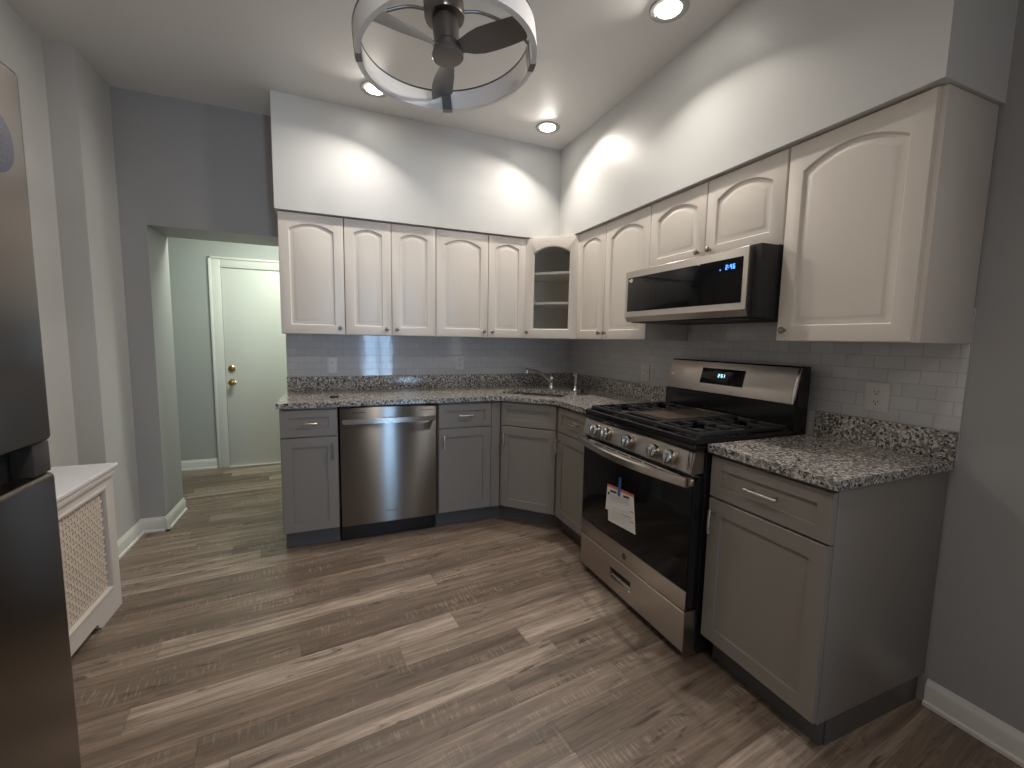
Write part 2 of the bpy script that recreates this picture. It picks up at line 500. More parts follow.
SEG = {'0': 'abcdef', '1': 'bc', '2': 'abged', '4': 'fgbc', '5': 'afgcd', '6': 'afgedc'}
def digits_mb(txt, h, mtx, th=0.16):
    """seven-segment digits centred at the local origin"""
    wd = h * 0.5; t = h * th; gap = h * 0.22
    ws = [t if ch == ':' else (wd if ch != '.' else t) for ch in txt]
    tot = sum(ws) + gap * (len(txt) - 1)
    x = -tot / 2
    mb = MB(mtx)
    for ch, ww in zip(txt, ws):
        y0 = -h / 2
        if ch == ':':
            mb.box(x, y0 + h * .25, 0, x + t, y0 + h * .25 + t, .0006); mb.box(x, y0 + h * .65, 0, x + t, y0 + h * .65 + t, .0006)
        elif ch == '.':
            mb.box(x, y0, 0, x + t, y0 + t, .0006)
        else:
            S = {'a': (x, y0 + h - t, x + wd, y0 + h), 'd': (x, y0, x + wd, y0 + t), 'g': (x, y0 + h / 2 - t / 2, x + wd, y0 + h / 2 + t / 2),
                 'b': (x + wd - t, y0 + h / 2, x + wd, y0 + h), 'c': (x + wd - t, y0, x + wd, y0 + h / 2),
                 'f': (x, y0 + h / 2, x + t, y0 + h), 'e': (x, y0, x + t, y0 + h / 2)}
            for s_ in SEG[ch]:
                a, b, c, d = S[s_]; mb.box(a, b, 0, c, d, .0006)
        x += ww + gap
    return mb

def rloop(x0, y0, x1, y1, z, arch=0.0, K=1):
    p = [(x0, y0, z), (x1, y0, z), (x1, y1 - arch, z)]
    for i in range(1, K):
        t = i / K
        s = 2 * t - 1
        p.append((x1 + (x0 - x1) * t, y1 - arch + arch * (1 - s * s), z))
    p.append((x0, y1 - arch, z))
    return p

def shaker(mtx, w_, h, t=0.019, rail=0.057, rec=0.008, ch=0.0015):
    mb = MB(mtx)
    mb.loops([rloop(0, 0, w_, h, 0), rloop(0, 0, w_, h, t - ch), rloop(ch, ch, w_ - ch, h - ch, t),
              rloop(rail, rail, w_ - rail, h - rail, t), rloop(rail + .0015, rail + .0015, w_ - rail - .0015, h - rail - .0015, t - rec)])
    return mb

def arched(mtx, w_, h, arch, t=0.019, rail=0.058, hole=False):
    K = 20
    mb = MB(mtx)
    r_ = rail
    L0 = rloop(0, 0, w_, h, 0, 0, K)
    L1 = rloop(0, 0, w_, h, t - .004, 0, K)
    L1b = rloop(.0015, .0015, w_ - .0015, h - .0015, t - .0012, 0, K)
    L2 = rloop(.005, .005, w_ - .005, h - .005, t, 0, K)
    L3 = rloop(r_, r_, w_ - r_, h - r_, t, arch, K)
    if hole:
        L4 = rloop(r_ + .006, r_ + .006, w_ - r_ - .006, h - r_ - .006, t - .005, arch, K)
        L5 = rloop(r_ + .008, r_ + .008, w_ - r_ - .008, h - r_ - .008, 0, arch, K)
        mb.loops([L0, L1, L1b, L2, L3, L4, L5], closed=True)
    else:
        d = lambda q, z: rloop(r_ + q, r_ + q, w_ - r_ - q, h - r_ - q, z, arch, K)
        mb.loops([L0, L1, L1b, L2, L3, d(.005, t - .0085), d(.011, t - .0095), d(.030, t - .0022), d(.034, t - .0015)])
    return mb

def knob_mb(mtx):
    mb = MB(mtx)
    return mb.lathe([(.006, 0), (.005, .010), (.0105, .014), (.0135, .019), (.0125, .024), (.007, .0268)], n=20)
def pull_mb(mtx, L_, vertical=False):
    mb = MB(mtx)
    h = L_ / 2
    s = L_ * 0.36
    def pt(a, z): return (0, a, z) if vertical else (a, 0, z)
    mb.tube([pt(-h, .028), pt(-h * .5, .030), pt(0, .0305), pt(h * .5, .030), pt(h, .028)], .0055, 10)
    for q in (-s, s):
        mb.tube([pt(q, 0), pt(q, .029)], .0045, 10)
    return mb

# ------------------------------------------------------------------ room shell
XL, XS = -3.306, -3.188        # left wall, chase on its far end
OPL, OPR, OPT, WT = -3.054, -2.305, 1.976, 0.36
YF = -5.0                      # wall behind the camera
HY = 1.50                      # hall far wall
struct('floor', MB().box(-5.2, YF - .1, -.06, 0.12, HY + .1, 0), 'floor')
struct('ceiling', MB().box(-3.5, YF - .1, ZC, 0.12, 0.02, ZC + .06), 'ceil')
struct('wall_back', MB().box(XS - .3, 0, 0, OPL, WT, ZC).box(OPL, 0, OPT, OPR, WT, ZC).box(OPR, 0, 0, 0.12, WT, ZC), 'wall')
struct('wall_left', MB().box(XL - .12, YF - .1, 0, XL, -.39, ZC).box(XL - .12, -.39, 0, XS, 0, ZC), 'wall_lit')
V0, V1, VZ0, VZ1 = -4.60, -3.65, 0.85, 2.15      # invented fill window in the right wall, beside the camera
struct('wall_right', MB().box(0, V1, 0, .12, 0, ZC).box(0, YF - .1, 0, .12, V0, ZC).box(0, V0, 0, .12, V1, VZ0).box(0, V0, VZ1, .12, V1, ZC), 'wall')
sf = MB()
for a in ((V0 - .07, VZ0 - .07, V0 + .03, VZ1 + .07), (V1 - .03, VZ0 - .07, V1 + .07, VZ1 + .07), (V0, VZ0 - .07, V1, VZ0 + .03), (V0, VZ1 - .03, V1, VZ1 + .07), (V0, 1.48, V1, 1.52)):
    sf.box(-.02, a[0], a[1], .04, a[2], a[3], .003)
win_fill = struct('window_fill', sf, 'trim')
struct('pane', MB().box(.06, V0, VZ0, .07, V1, VZ1), 'pane_fill', parent=win_fill)
# wall behind the camera, with an invented passage that confines the end window's light
WX0, WX1, WZ1 = -1.50, -0.99, 2.08
struct('wall_front', MB().box(XL, YF - .12, 0, WX0, YF, ZC).box(WX1, YF - .12, 0, 0, YF, ZC).box(WX0, YF - .12, WZ1, WX1, YF, ZC), 'wall')
PY, PX0, PX1 = -6.8, -1.75, -0.35
struct('floor_added_passage', MB().box(PX0 - .1, PY - .1, -.06, PX1 + .1, YF - .1, 0), 'floor')
struct('wall_added_passage_left', MB().box(PX0 - .1, PY, 0, PX0, YF - .12, 2.45), 'wall')
struct('wall_added_passage_right', MB().box(PX1, PY, 0, PX1 + .1, YF - .12, 2.45), 'wall')
struct('ceiling_added_passage', MB().box(PX0 - .1, PY - .1, 2.45, PX1 + .1, YF - .12, 2.5), 'ceil')
Q0, Q1, QZ0, QZ1 = -1.42, -0.66, 0.10, 2.05
struct('wall_added_passage_end', MB().box(PX0 - .1, PY - .1, 0, Q0, PY, 2.45).box(Q1, PY - .1, 0, PX1 + .1, PY, 2.45).box(Q0, PY - .1, QZ1, Q1, PY, 2.45).box(Q0, PY - .1, 0, Q1, PY, QZ0), 'wall')
wf = MB()
for a in ((Q0 - .07, QZ0 - .07, Q0 + .03, QZ1 + .07), (Q1 - .03, QZ0 - .07, Q1 + .07, QZ1 + .07), (Q0, QZ0 - .07, Q1, QZ0 + .03), (Q0, QZ1 - .03, Q1, QZ1 + .07),
          ((Q0 + Q1) / 2 - .05, QZ0, (Q0 + Q1) / 2 + .02, QZ1)):
    wf.box(a[0], PY - .04, a[1], a[2], PY + .02, a[3], .003)
win = struct('window_1', wf, 'trim')
struct('pane', MB().box(Q0, PY - .07, QZ0, Q1, PY - .06, QZ1), 'pane', parent=win)
# hall
struct('wall_hall_far', MB().box(-5.2, HY, 0, -1.5, HY + .1, 2.5), 'hallwall')
struct('wall_hall_left', MB().box(-5.2, 0, 0, -5.1, HY, 2.5), 'hallwall')
struct('wall_hall_right', MB().box(-1.6, WT, 0, -1.5, HY, 2.5), 'hallwall')
struct('wall_hall_near', MB().box(-5.1, WT - .1, 0, XS - .3, WT, 2.5), 'hallwall')
struct('ceiling_hall', MB().box(-5.2, WT - .1, 2.5, -1.5, HY + .1, 2.56).box(-5.2, -.05, 2.5, XS - .3, WT - .1, 2.56), 'ceil')
# soffit above the wall cabinets
SO, ZS, SX, SY = 0.349, 2.0795, -2.312, -2.673
struct('wall_soffit', MB().prism([(0, 0), (SX, 0), (SX, -SO), (-SO, -SO), (-SO, SY), (0, SY)], ZS, ZC), 'soffit')
# tiled backsplash
ZU = 1.3185
struct('wall_backsplash_back', MB().box(-2.303, -.008, 0.90, 0, 0, ZU + .02), 'tileb')
struct('wall_backsplash_right', MB().box(-.008, -2.664, 0.90, 0, -.008, ZU + .12), 'tiler')

def baseboard(name, p0, p1, n, ext0=0, ext1=0):
    """profiled skirting from p0 to p1, n = direction into the room"""
    a = Vector((*p0, 0)); b = Vector((*p1, 0)); d = (b - a).normalized(); n = Vector((*n, 0))
    a -= d * ext0; b += d * ext1
    prof = [(0, 0), (.022, 0), (.022, .012), (.014, .018), (.014, .070), (.011, .080), (.006, .088), (.004, .096), (0, .096)]
    mb = MB()
    mb.loops([[p + n * q + Vector((0, 0, z)) for q, z in prof] for p in (a, b)])
    return struct(name, mb, 'trim')
baseboard('baseboard_left', (XS, -.39), (XS, 0), (1, 0))
baseboard('baseboard_left_near', (XL, -.90), (XL, -.39), (1, 0))
baseboard('baseboard_back', (XS, 0), (OPL, 0), (0, -1), ext1=.022)
baseboard('baseboard_opening', (OPL, 0), (OPL, WT), (1, 0), ext0=.022)
baseboard('baseboard_hall', (-5.1, HY), (-3.078, HY), (0, -1))
baseboard('baseboard_right', (0, -2.66), (0, YF), (-1, 0))
# hall door
DX0, DX1, DZ = -2.975, -2.20, 1.940
cs = MB()
for x0, x1, z0, z1 in ((DX0 - .095, DX0, 0, DZ + .095), (DX1, DX1 + .095, 0, DZ + .095), (DX0, DX1, DZ, DZ + .095)):
    cs.box(x0, HY - .018, z0, x1, HY, z1, .003)
for x0, x1, z0, z1 in ((DX0 - .095, DX0 - .075, 0, DZ + .095), (DX1 + .075, DX1 + .095, 0, DZ + .095), (DX0 - .095, DX1 + .095, DZ + .075, DZ + .095)):
    cs.box(x0, HY - .028, z0, x1, HY - .010, z1, .004)
struct('trim_1', cs, 'trim')
d1 = struct('door_1', MB().box(DX0 + .004, HY - .006, .012, DX1 - .004, HY, DZ - .004, .001), 'doorw')
struct('threshold', MB().box(DX0, HY - .03, 0, DX1, HY, .010, .003), 'trim', parent=d1)
dk = struct('door_knob', MB().lathe([(.032, 0), (.032, .006), (.014, .010), (.011, .030), (.020, .040), (.028, .052), (.026, .064), (.012, .070)], (-2.918, HY - .006, .845), (0, -1, 0), 28), 'brass', parent=d1)
struct('deadbolt', MB().lathe([(.031, 0), (.031, .008), (.024, .014), (.012, .016)], (-2.920, HY - .006, .977), (0, -1, 0), 28), 'brass', parent=d1)

# ------------------------------------------------------------------ base cabinets
BF = -0.61                                   # front of the base boxes
CT0, CT1 = 0.884, 0.914                      # worktop
DRB, DRT, DOB, DOT = 0.7085, 0.868, 0.122, 0.700

def base_cab(label, mtx_at, x0, x1, box, kick, drawer_pull, door_pull, group='grey base cabinets', name='base_cabinet', panel=None, pull_len=.10, dx=.45):
    """mtx_at(local offset) -> face frame; the face runs from x0 to x1 in local x"""
    t = thing(name, label, 'cabinet', box['o'], group)
    part('body', box['mb'], 'grey', t)
    part('toe_kick', kick, 'greyk', t)
    g = .002
    w_ = x1 - x0 - 2 * g
    dr = part('drawer_front', shaker(mtx_at(x0 + g, DRB), w_, DRT - DRB, rail=.045), 'grey', t)
    do = part('door', shaker(mtx_at(x0 + g, DOB), w_, DOT - DOB), 'grey', t)
    if drawer_pull:
        part('handle', pull_mb(mtx_at(x0 + (x1 - x0) * .5, (DRB + DRT) / 2, -.0078 + .019), pull_len), 'nickel', dr, 'brushed nickel bar handle')
    if door_pull:
        xx = x0 + .032 if door_pull == 'L' else x1 - .032
        part('handle', pull_mb(mtx_at(xx, DOT - .085, .019), .095, True), 'nickel', do, 'brushed nickel bar handle')
    return t

FB = .0005
def back_at(lx, lz, out=0.0): return BACK(lx, lz, BF - FB - out)
def right_at(lx, lz, out=0.0): return RIGHT(-lx, lz, BF - FB - out)      # local x = -y
# left end cabinet
bx = MB().box(-2.298, BF, .114, -1.982, -.012, CT0 - .002, .001)
base_cab('grey shaker base cabinet at the left end, beside the doorway and left of the dishwasher', back_at, -2.296, -1.984, dict(o=(-2.14, -.3, 0), mb=bx),
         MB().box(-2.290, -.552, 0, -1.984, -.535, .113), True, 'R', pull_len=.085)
# cabinet right of the dishwasher, with its corner filler strip
bx = MB().box(-1.362, BF, .114, -.9165, -.012, CT0 - .002, .001)
cab2 = base_cab('grey shaker base cabinet between the dishwasher and the corner sink cabinet', back_at, -1.360, -.988, dict(o=(-1.14, -.3, 0), mb=bx),
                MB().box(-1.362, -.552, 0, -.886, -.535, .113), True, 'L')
part('filler_strip', MB().box(-.985, BF - .0005, .116, -.922, BF - .012, DRT), 'grey', cab2)
# corner sink cabinet
SQ = math.sqrt(.5)
def sink_at(lx, lz, out=0.0):
    o = Vector((-.9125, -.6120, lz)) + Vector((SQ, -SQ, 0)) * lx + Vector((-SQ, -SQ, 0)) * out
    return frame(o, (SQ, -SQ, 0), (-SQ, -SQ, 0))
e = .0012
bm_ = MB().prism([(-.012, -.012), (-.914, -.012), (-.914, -.61), (-.61, -.914), (-.012, -.914)], .114, .70)
bm_.prism([(-.914, -.30), (-.914, -.61), (-.61, -.914), (-.30, -.914), (-.30, -.895), (-.60, -.895), (-.895, -.60), (-.895, -.30)], .70, CT0 - .002)
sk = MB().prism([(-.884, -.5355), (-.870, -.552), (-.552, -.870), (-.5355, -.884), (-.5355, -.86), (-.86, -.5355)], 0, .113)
sc = base_cab('grey diagonal corner base cabinet under the sink with a plain false drawer', sink_at, .012, .416, dict(o=(-.5, -.5, 0), mb=bm_), sk, False, 'L')
# narrow cabinet between the sink corner and the range
bx = MB().box(BF, -1.374, .114, -.012, -.9165, CT0 - .002, .001)
cn = base_cab('narrow grey shaker base cabinet between the corner sink cabinet and the range', right_at, .935, 1.372, dict(o=(-.3, -1.15, 0), mb=bx),
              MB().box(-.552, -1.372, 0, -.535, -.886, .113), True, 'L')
# right end cabinet
bx = MB().box(BF, -2.6517, .114, -.012, -2.196, CT0 - .002, .001)
bx.box(-.534, -2.630, .0, -.012, -2.605, .1135)
ce = base_cab('grey shaker base cabinet at the right end, right of the range with bare side panel', right_at, 2.197, 2.6515, dict(o=(-.3, -2.42, 0), mb=bx),
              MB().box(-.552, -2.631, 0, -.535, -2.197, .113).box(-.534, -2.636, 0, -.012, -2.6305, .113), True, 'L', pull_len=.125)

# ------------------------------------------------------------------ worktops
def slab(mb, outer, inner, z0, z1):
    bm = mb.bm
    rings = []
    for z in (z0, z1):
        loops_ = []
        es = []
        for lp in ([outer] + ([inner] if inner else [])):
            v = [bm.verts.new((x, y, z)) for x, y in lp]
            es += [bm.edges.new((v[i], v[(i + 1) % len(v)])) for i in range(len(v))]
            loops_.append(v)
        bmesh.ops.triangle_fill(bm, edges=es, use_beauty=True)
        rings.append(loops_)
    for a, b in zip(rings[0], rings[1]):
        n = len(a)
        for i in range(n):
            bm.faces.new((a[i], a[(i + 1) % n], b[(i + 1) % n], b[i]))
def fillet(p, a, b, r_, n=6):
    p, a, b = Vector(p), Vector(a), Vector(b)
    p0 = p + (a - p).normalized() * r_; p1 = p + (b - p).normalized() * r_
    return [tuple((p0 * (1 - t) ** 2 + p * 2 * t * (1 - t) + p1 * t * t)) for t in [i / n for i in range(n + 1)]]
SC = Vector((-.580, -.510))
U2, W2 = Vector((SQ, -SQ)), Vector((SQ, SQ))
def srect(hu, hw, r_, c=SC, n=6):
    cs_ = [c - U2 * hu - W2 * hw, c + U2 * hu - W2 * hw, c + U2 * hu + W2 * hw, c - U2 * hu + W2 * hw]
    out = []
    for i in range(4):
        out += fillet(cs_[i], cs_[i - 1], cs_[(i + 1) % 4], r_, n)
    return out
ct = thing('countertop', 'speckled grey granite corner worktop with the sink, left of the range', 'worktop', (-1.0, -.4, CT0))
out = [(-.010, -.010), (-2.312, -.010)]
out += fillet((-2.312, -.648), (-2.312, 0), (0, -.648), .012)
out += fillet((-.930, -.648), (-2.3, -.648), (-.648, -.930), .05)
out += fillet((-.648, -.930), (-.930, -.648), (-.648, -1.4), .05)
out += [(-.648, -1.3755), (-.010, -1.3755)]
mb = MB(); slab(mb, out, srect(.237, .19, .045), CT0, CT1)
part('slab', mb, 'granite', ct)
part('upstand', MB().box(-2.306, -.029, CT1, -.010, -.009, 1.016, .0015).box(-.029, -1.3755, CT1, -.009, -.030, 1.016, .0015), 'granite', ct)
cr = thing('countertop', 'short speckled grey granite worktop on the right end cabinet beside the range', 'worktop', (-.3, -2.42, CT0))
mb = MB(); slab(mb, [(-.010, -2.1935)] + [(-.648, -2.1935)] + fillet((-.648, -2.6645), (-.648, 0), (0, -2.6645), .012) + [(-.010, -2.6645)], None, CT0, CT1)
part('slab', mb, 'granite', cr)
part('upstand', MB().box(-.029, -2.6645, CT1, -.009, -2.1935, 1.016, .0015), 'granite', cr)

# sink: two stainless bowls under the cut-out
sk = thing('kitchen_sink', 'stainless double bowl sink set into the corner granite worktop', 'sink', (SC.x, SC.y, .70))
def bowl(c, hu, hw):
    mb = MB()
    lp = []
    for (du, dz, rad) in ((.012, CT0 - .0005, .05), (.0, CT0 - .0005, .045), (-.004, .80, .045), (-.012, .745, .05), (-.05, .732, .05)):
        lp.append([(x, y, dz) for x, y in srect(hu + du, hw + du, rad, c)])
    mb.loops(lp, cap0=False, cap1=True)
    return mb
part('bowl', bowl(SC - U2 * .090, .132, .175), 'steelp', sk)
part('bowl', bowl(SC + U2 * .146, .078, .160), 'steelp', sk)
for c in (SC - U2 * .090, SC + U2 * .146):
    part('drain', MB().lathe([(.040, 0), (.040, .004), (.030, .005), (.026, .001)], (c.x, c.y, .7325)), 'chrome', sk)
# faucet
fx, fy = -.350, -.292
fa = thing('faucet', 'chrome single lever kitchen faucet behind the corner sink', 'faucet', (fx, fy, CT1))
part('base', MB().lathe([(.030, .001), (.030, .006), (.024, .016), (.021, .022)], (fx, fy, CT1)), 'chrome', fa)
part('column', MB().lathe([(.021, .020), (.019, .06), (.021, .072), (.017, .090), (.010, .098)], (fx, fy, CT1)), 'chrome', fa)
sd = Vector((-.95, -.20, 0)).normalized()
sp = [Vector((fx, fy, CT1 + .055)) + sd * (q * .25) + Vector((0, 0, zz)) for q, zz in ((0, 0), (.12, .02), (.3, .052), (.55, .085), (.8, .102), (.95, .109), (1.0, .106))]
part('spout', MB().tube(sp, .011, 12, [.013, .012, .011, .0105, .0105, .012, .012]), 'chrome', fa)
part('aerator', MB().lathe([(.012, 0), (.012, .022), (.009, .026)], sp[-1] + Vector((0, 0, -.03))), 'chrome', fa)
lv = Vector((fx, fy, CT1 + .092))
part('lever', MB().tube([lv, lv + Vector((-.006, .002, .02)), lv + Vector((-.014, .004, .035)), lv + Vector((-.022, .006, .046))], .006, 10, [.009, .007, .006, .007]), 'chrome', fa)
sx, sy = -.250, -.508
ss = thing('side_sprayer', 'slim chrome side sprayer right of the faucet', 'sprayer', (sx, sy, CT1))
part('holder', MB().lathe([(.022, .001), (.022, .006), (.015, .016), (.013, .04), (.011, .042)], (sx, sy, CT1)), 'chrome', ss)
part('spray_head', MB().lathe([(.0105, .040), (.012, .075), (.014, .115), (.017, .130), (.016, .142), (.008, .147)], (sx, sy, CT1)).tube([(sx, sy, CT1 + .132), (sx - .018, sy - .012, CT1 + .134), (sx - .030, sy - .020, CT1 + .128)], .010, 10), 'chrome', ss)
qx, qy = -.305, -.70
st = thing('sink_stopper', 'round black sink stopper with a knob lying on the granite near the range', 'stopper', (qx, qy, CT1))
part('disc', MB().lathe([(.041, .0005), (.043, .004), (.040, .009), (.012, .012)], (qx, qy, CT1)), 'blackm', st)
part('knob', MB().lathe([(.008, .010), (.007, .022), (.012, .028), (.012, .034), (.006, .037)], (qx, qy, CT1)), 'blackm', st)
bxx, bxy = -1.998, -.452
bc = thing('plug_cap', 'small black cap lying on the granite above the left edge of the dishwasher', 'cap', (bxx, bxy, CT1))
part('rim', MB().prism([(bxx - .024, bxy - .02), (bxx + .024, bxy - .02), (bxx + .026, bxy + .018), (bxx - .026, bxy + .018)], CT1 + .0005, CT1 + .012), 'blackm', bc)
part('lid', MB().box(bxx - .020, bxy - .016, CT1 + .012, bxx + .020, bxy + .015, CT1 + .017, .003), pmat('olive_grey_plastic', (.12, .115, .10), .4), bc, 'dull grey lid')

# ------------------------------------------------------------------ dishwasher
D0, D1 = -1.9755, -1.3695
dw = thing('dishwasher', 'stainless steel dishwasher with a bar handle in the back row of base cabinets', 'dishwasher', ((D0 + D1) / 2, -.3, 0))
part('tub', MB().box(D0 + .003, -.600, .11, D1 - .003, -.02, CT0 - .004), 'blackm', dw)
part('kick_plate', MB().box(D0 + .003, -.570, .004, D1 - .003, -.552, .112), 'black', dw)
dd = part('door', MB().box(D0 + .006, -.634, .118, D1 - .006, -.6005, .872, .004), 'steeld', dw)
hp = []
for i in range(13):
    t = i / 12; s = 2 * t - 1
    hp.append((D0 + .022 + (D1 - D0 - .044) * t, -.672 - .010 * (1 - s * s)))
mb = MB()
mb.loops([[(x, y, .775), (x, y + .012, .775), (x, y + .012, .806), (x, y, .806)] for x, y in hp])
for x in (D0 + .03, D1 - .03): mb.box(x - .010, -.668, .780, x + .010, -.633, .802)
part('handle', mb, 'steelp', dd, 'bright steel bar handle')
part('control_slot', MB().box(D0 + .08, -.6350, .838, D0 + .155, -.6338, .842), 'ink', dd, 'dark slot')
part('control_slot', MB().box(D1 - .11, -.6350, .838, D1 - .03, -.6338, .842), 'ink', dd, 'dark slot')
part('badge', text_mb('Whirlpool', .017, BACK(-1.671, .192, -.6344)), 'ink', dd, 'dark maker badge')

# ------------------------------------------------------------------ wall cabinets
UD, ZT = -0.305, 2.0765
ZDB, ZDT = ZU + .002, 2.073
def wall_cab(label, kind, x0, x1, splits, knobs, z0=ZU, group='white wall cabinets', name='wall_cabinet', body=None, door_x=None, arch=None):
    at = (lambda lx, lz, o=0: BACK(lx, lz, UD - FB - o)) if kind == 'B' else (lambda lx, lz, o=0: RIGHT(-lx, lz, UD - FB - o))
    c = (x0 + x1) / 2
    t = thing(name, label, 'cabinet', (c, -.15, z0) if kind == 'B' else (-.15, -c, z0), group)
    mb = MB().box(x0, UD, z0, x1, -.0095, ZT, .001) if kind == 'B' else MB().box(UD, -x1, z0, -.0095, -x0, ZT, .001)
    part('body', mb, 'white', t)
    xs = [x0] + splits + [x1] if door_x is None else door_x
    for i in range(len(xs) - 1):
        a, b = xs[i] + .002, xs[i + 1] - .002
        w_ = b - a
        zb = z0 + .002
        ar = (w_ - .116) * .155 if arch is None else arch
        d = part('door', arched(at(a, zb), w_, ZDT - zb, ar), 'white', t)
        kx, kz = knobs[i]
        part('knob', knob_mb(at(kx, kz, .0188)), 'knob', d, 'small brushed nickel knob')
    return t
wall_cab('white single door wall cabinet at the far left end beside the doorway', 'B', -2.3005, -1.920, [], [(-1.950, 1.362)])
wall_cab('white double door wall cabinet second from the left, above the dishwasher', 'B', -1.919, -1.312, [-1.6185], [(-1.652, 1.362), (-1.585, 1.362)])
wall_cab('white double door wall cabinet just left of the glass corner cabinet', 'B', -1.311, -.613, [-.918], [(-.951, 1.362), (-.886, 1.362)])
wall_cab('white double door wall cabinet between the glass corner cabinet and the microwave', 'R', .613, 1.394, [.960], [(.927, 1.362), (.993, 1.362)])
wall_cab('short white double door wall cabinet above the microwave', 'R', 1.395, 2.194, [1.796], [(1.760, 1.748), (1.832, 1.748)], z0=1.704)
wall_cab('large white single door wall cabinet at the right end with bare side', 'R', 2.195, 2.6626, [], [(2.234, 1.362)], door_x=[2.198, 2.650])

# diagonal corner cabinet with a glazed door
cc = thing('corner_cabinet', 'white diagonal corner wall cabinet with arched glass door and two shelves', 'cabinet', (-.3, -.3, ZU))
P = [(-.0095, -.0095), (-.611, -.0095), (-.611, -.305), (-.305, -.611), (-.0095, -.611)]
body = MB().prism(P, ZU, ZU + .018).prism(P, ZT - .018, ZT)
body.box(-.611, -.305, ZU + .018, -.595, -.0095, ZT - .018).box(-.305, -.611, ZU + .018, -.0095, -.595, ZT - .018)
body.box(-.595, -.020, ZU + .018, -.0095, -.0095, ZT - .018).box(-.020, -.595, ZU + .018, -.0095, -.020, ZT - .018)
def dg(lx, lz, out=0.0):
    o = Vector((-.611, -.305, lz)) + Vector((SQ, -SQ, 0)) * lx + Vector((-SQ, -SQ, 0)) * (out + .0005)
    return frame(o, (SQ, -SQ, 0), (-SQ, -SQ, 0))
DWD = .306 * math.sqrt(2)
for a, b in ((0, .03), (DWD - .03, DWD)):
    m_ = body.m; body.m = dg(0, 0); body.box(a, ZU + .018, -.02, b, ZT - .018, -.0006); body.m = m_
part('body', body, 'white', cc)
ln = MB().box(-.5945, -.0215, ZU + .019, -.0215, -.0205, ZT - .019).box(-.0215, -.5945, ZU + .019, -.0205, -.0215, ZT - .019)
ln.box(-.5945, -.303, ZU + .019, -.5935, -.0215, ZT - .019).box(-.303, -.5945, ZU + .019, -.0215, -.5935, ZT - .019)
part('bounce_liner', ln, 'whitein', cc, 'pale lining added to brighten the interior')
for z in (1.580, 1.806):
    part('shelf', MB().prism([(-.022, -.022), (-.593, -.022), (-.593, -.300), (-.300, -.593), (-.022, -.593)], z, z + .018), 'white', cc)
gd = part('door', arched(dg(.004, ZU + .002), DWD - .008, ZT - ZU - .003, .045, rail=.066, hole=True), 'white', cc, 'arched frame of the glass door')
part('glass_pane', MB(dg(0, 0)).box(.066, ZU + .064, .003, DWD - .066, ZT - .062, .006), 'glass', gd, 'clear glass pane')
part('knob', knob_mb(dg(.034, 1.365, .0188)), 'knob', gd, 'small brushed nickel knob')

# ------------------------------------------------------------------ range
Y0, Y1 = -1.384, -2.182         # left and right side as seen
YM = (Y0 + Y1) / 2
rg = thing('gas_range', 'stainless and black freestanding gas range between the grey base cabinets', 'range', (-.36, YM, 0))
part('body', MB().box(-.640, Y1, .045, -.03, Y0, .880, .003), 'black', rg)
part('base', MB().box(-.60, Y1 + .02, 0.0, -.06, Y0 - .02, .045), 'blackm', rg)
# storage drawer
FX = -.704
dr = MB()
m_ = RIGHT(Y0, 0, FX + .025)
dr.m = m_
Wd = Y0 - Y1
# drawer front with a recessed grip
gy0, gy1, gz0, gz1 = .285, .455, .105, .158
dr.loops([rloop(0.003, .042, Wd - .003, .216, -.0385), rloop(0.003, .042, Wd - .003, .216, .021), rloop(.007, .046, Wd - .007, .212, .025),
          rloop(gy0, gz0, gy1, gz1, .025), rloop(gy0 + .003, gz0 + .003, gy1 - .003, gz1 - .003, .004)])
rd = part('drawer', dr, 'steel', rg, 'stainless storage drawer')
part('grip', MB(m_).box(gy0 + .005, gz0 + .006, .005, gy1 - .005, gz0 + .024, .020, .003), 'steelp', rd, 'bright recessed grip')
part('grip_shadow_box', MB(m_).box(gy0 + .004, gz0 + .025, .0045, gy1 - .004, gz1 - .004, .007), 'blackm', rd, 'black grip recess')
# oven door
od = part('oven_door', MB(m_).box(.002, .222, -.0385, Wd - .002, .782, .018, .003), 'black', rg, 'black oven door')
part('lower_band', MB(m_).box(.002, .222, .0185, Wd - .002, .306, .0255, .002), 'steel', od, 'stainless band')
part('window', MB(m_).box(.002, .308, .0185, Wd - .002, .742, .0245, .002), 'bglass', od, 'black glass window')
tb = MB(m_)
tb.loops([[(.002, .744, .0185), (.002, .744, .0255), (.002, .750, .0275), (.002, .784, .010), (.002, .784, -.010)],
          [(Wd - .002, .744, .0185), (Wd - .002, .744, .0255), (Wd - .002, .750, .0275), (Wd - .002, .784, .010), (Wd - .002, .784, -.010)]])
part('top_band', tb, 'steel', od, 'stainless top band')
vt = MB(m_ @ Matrix.Translation((0, .767, .0190)) @ Matrix.Rotation(-math.atan2(.0175, .034), 4, 'X'))
for k in range(6):
    a = .10 + k * (Wd - .20) / 6
    vt.box(a + .008, .001, -.003, a + (Wd - .20) / 6 - .008, .006, .0008).box(a + .008, -.010, -.003, a + (Wd - .20) / 6 - .008, -.005, .0008)
part('vent_slots', vt, 'blackm', od, 'black vent slots')
hb = MB(m_)
lp = []
for i in range(17):
    t = i / 16; s = 2 * t - 1
    x = .008 + (Wd - .016) * t; z = .048 + .050 * (1 - s * s)
    lp.append([(x, .743, z - .008), (x, .741, z + .004), (x, .747, z + .009), (x, .772, z + .009), (x, .779, z + .004), (x, .779, z - .008)])
hb.loops(lp)
for x in (.008, Wd - .050): hb.box(x, .740, .010, x + .042, .778, .048, .003)
part('handle', hb, 'steelp', od, 'wide bowed steel handle')
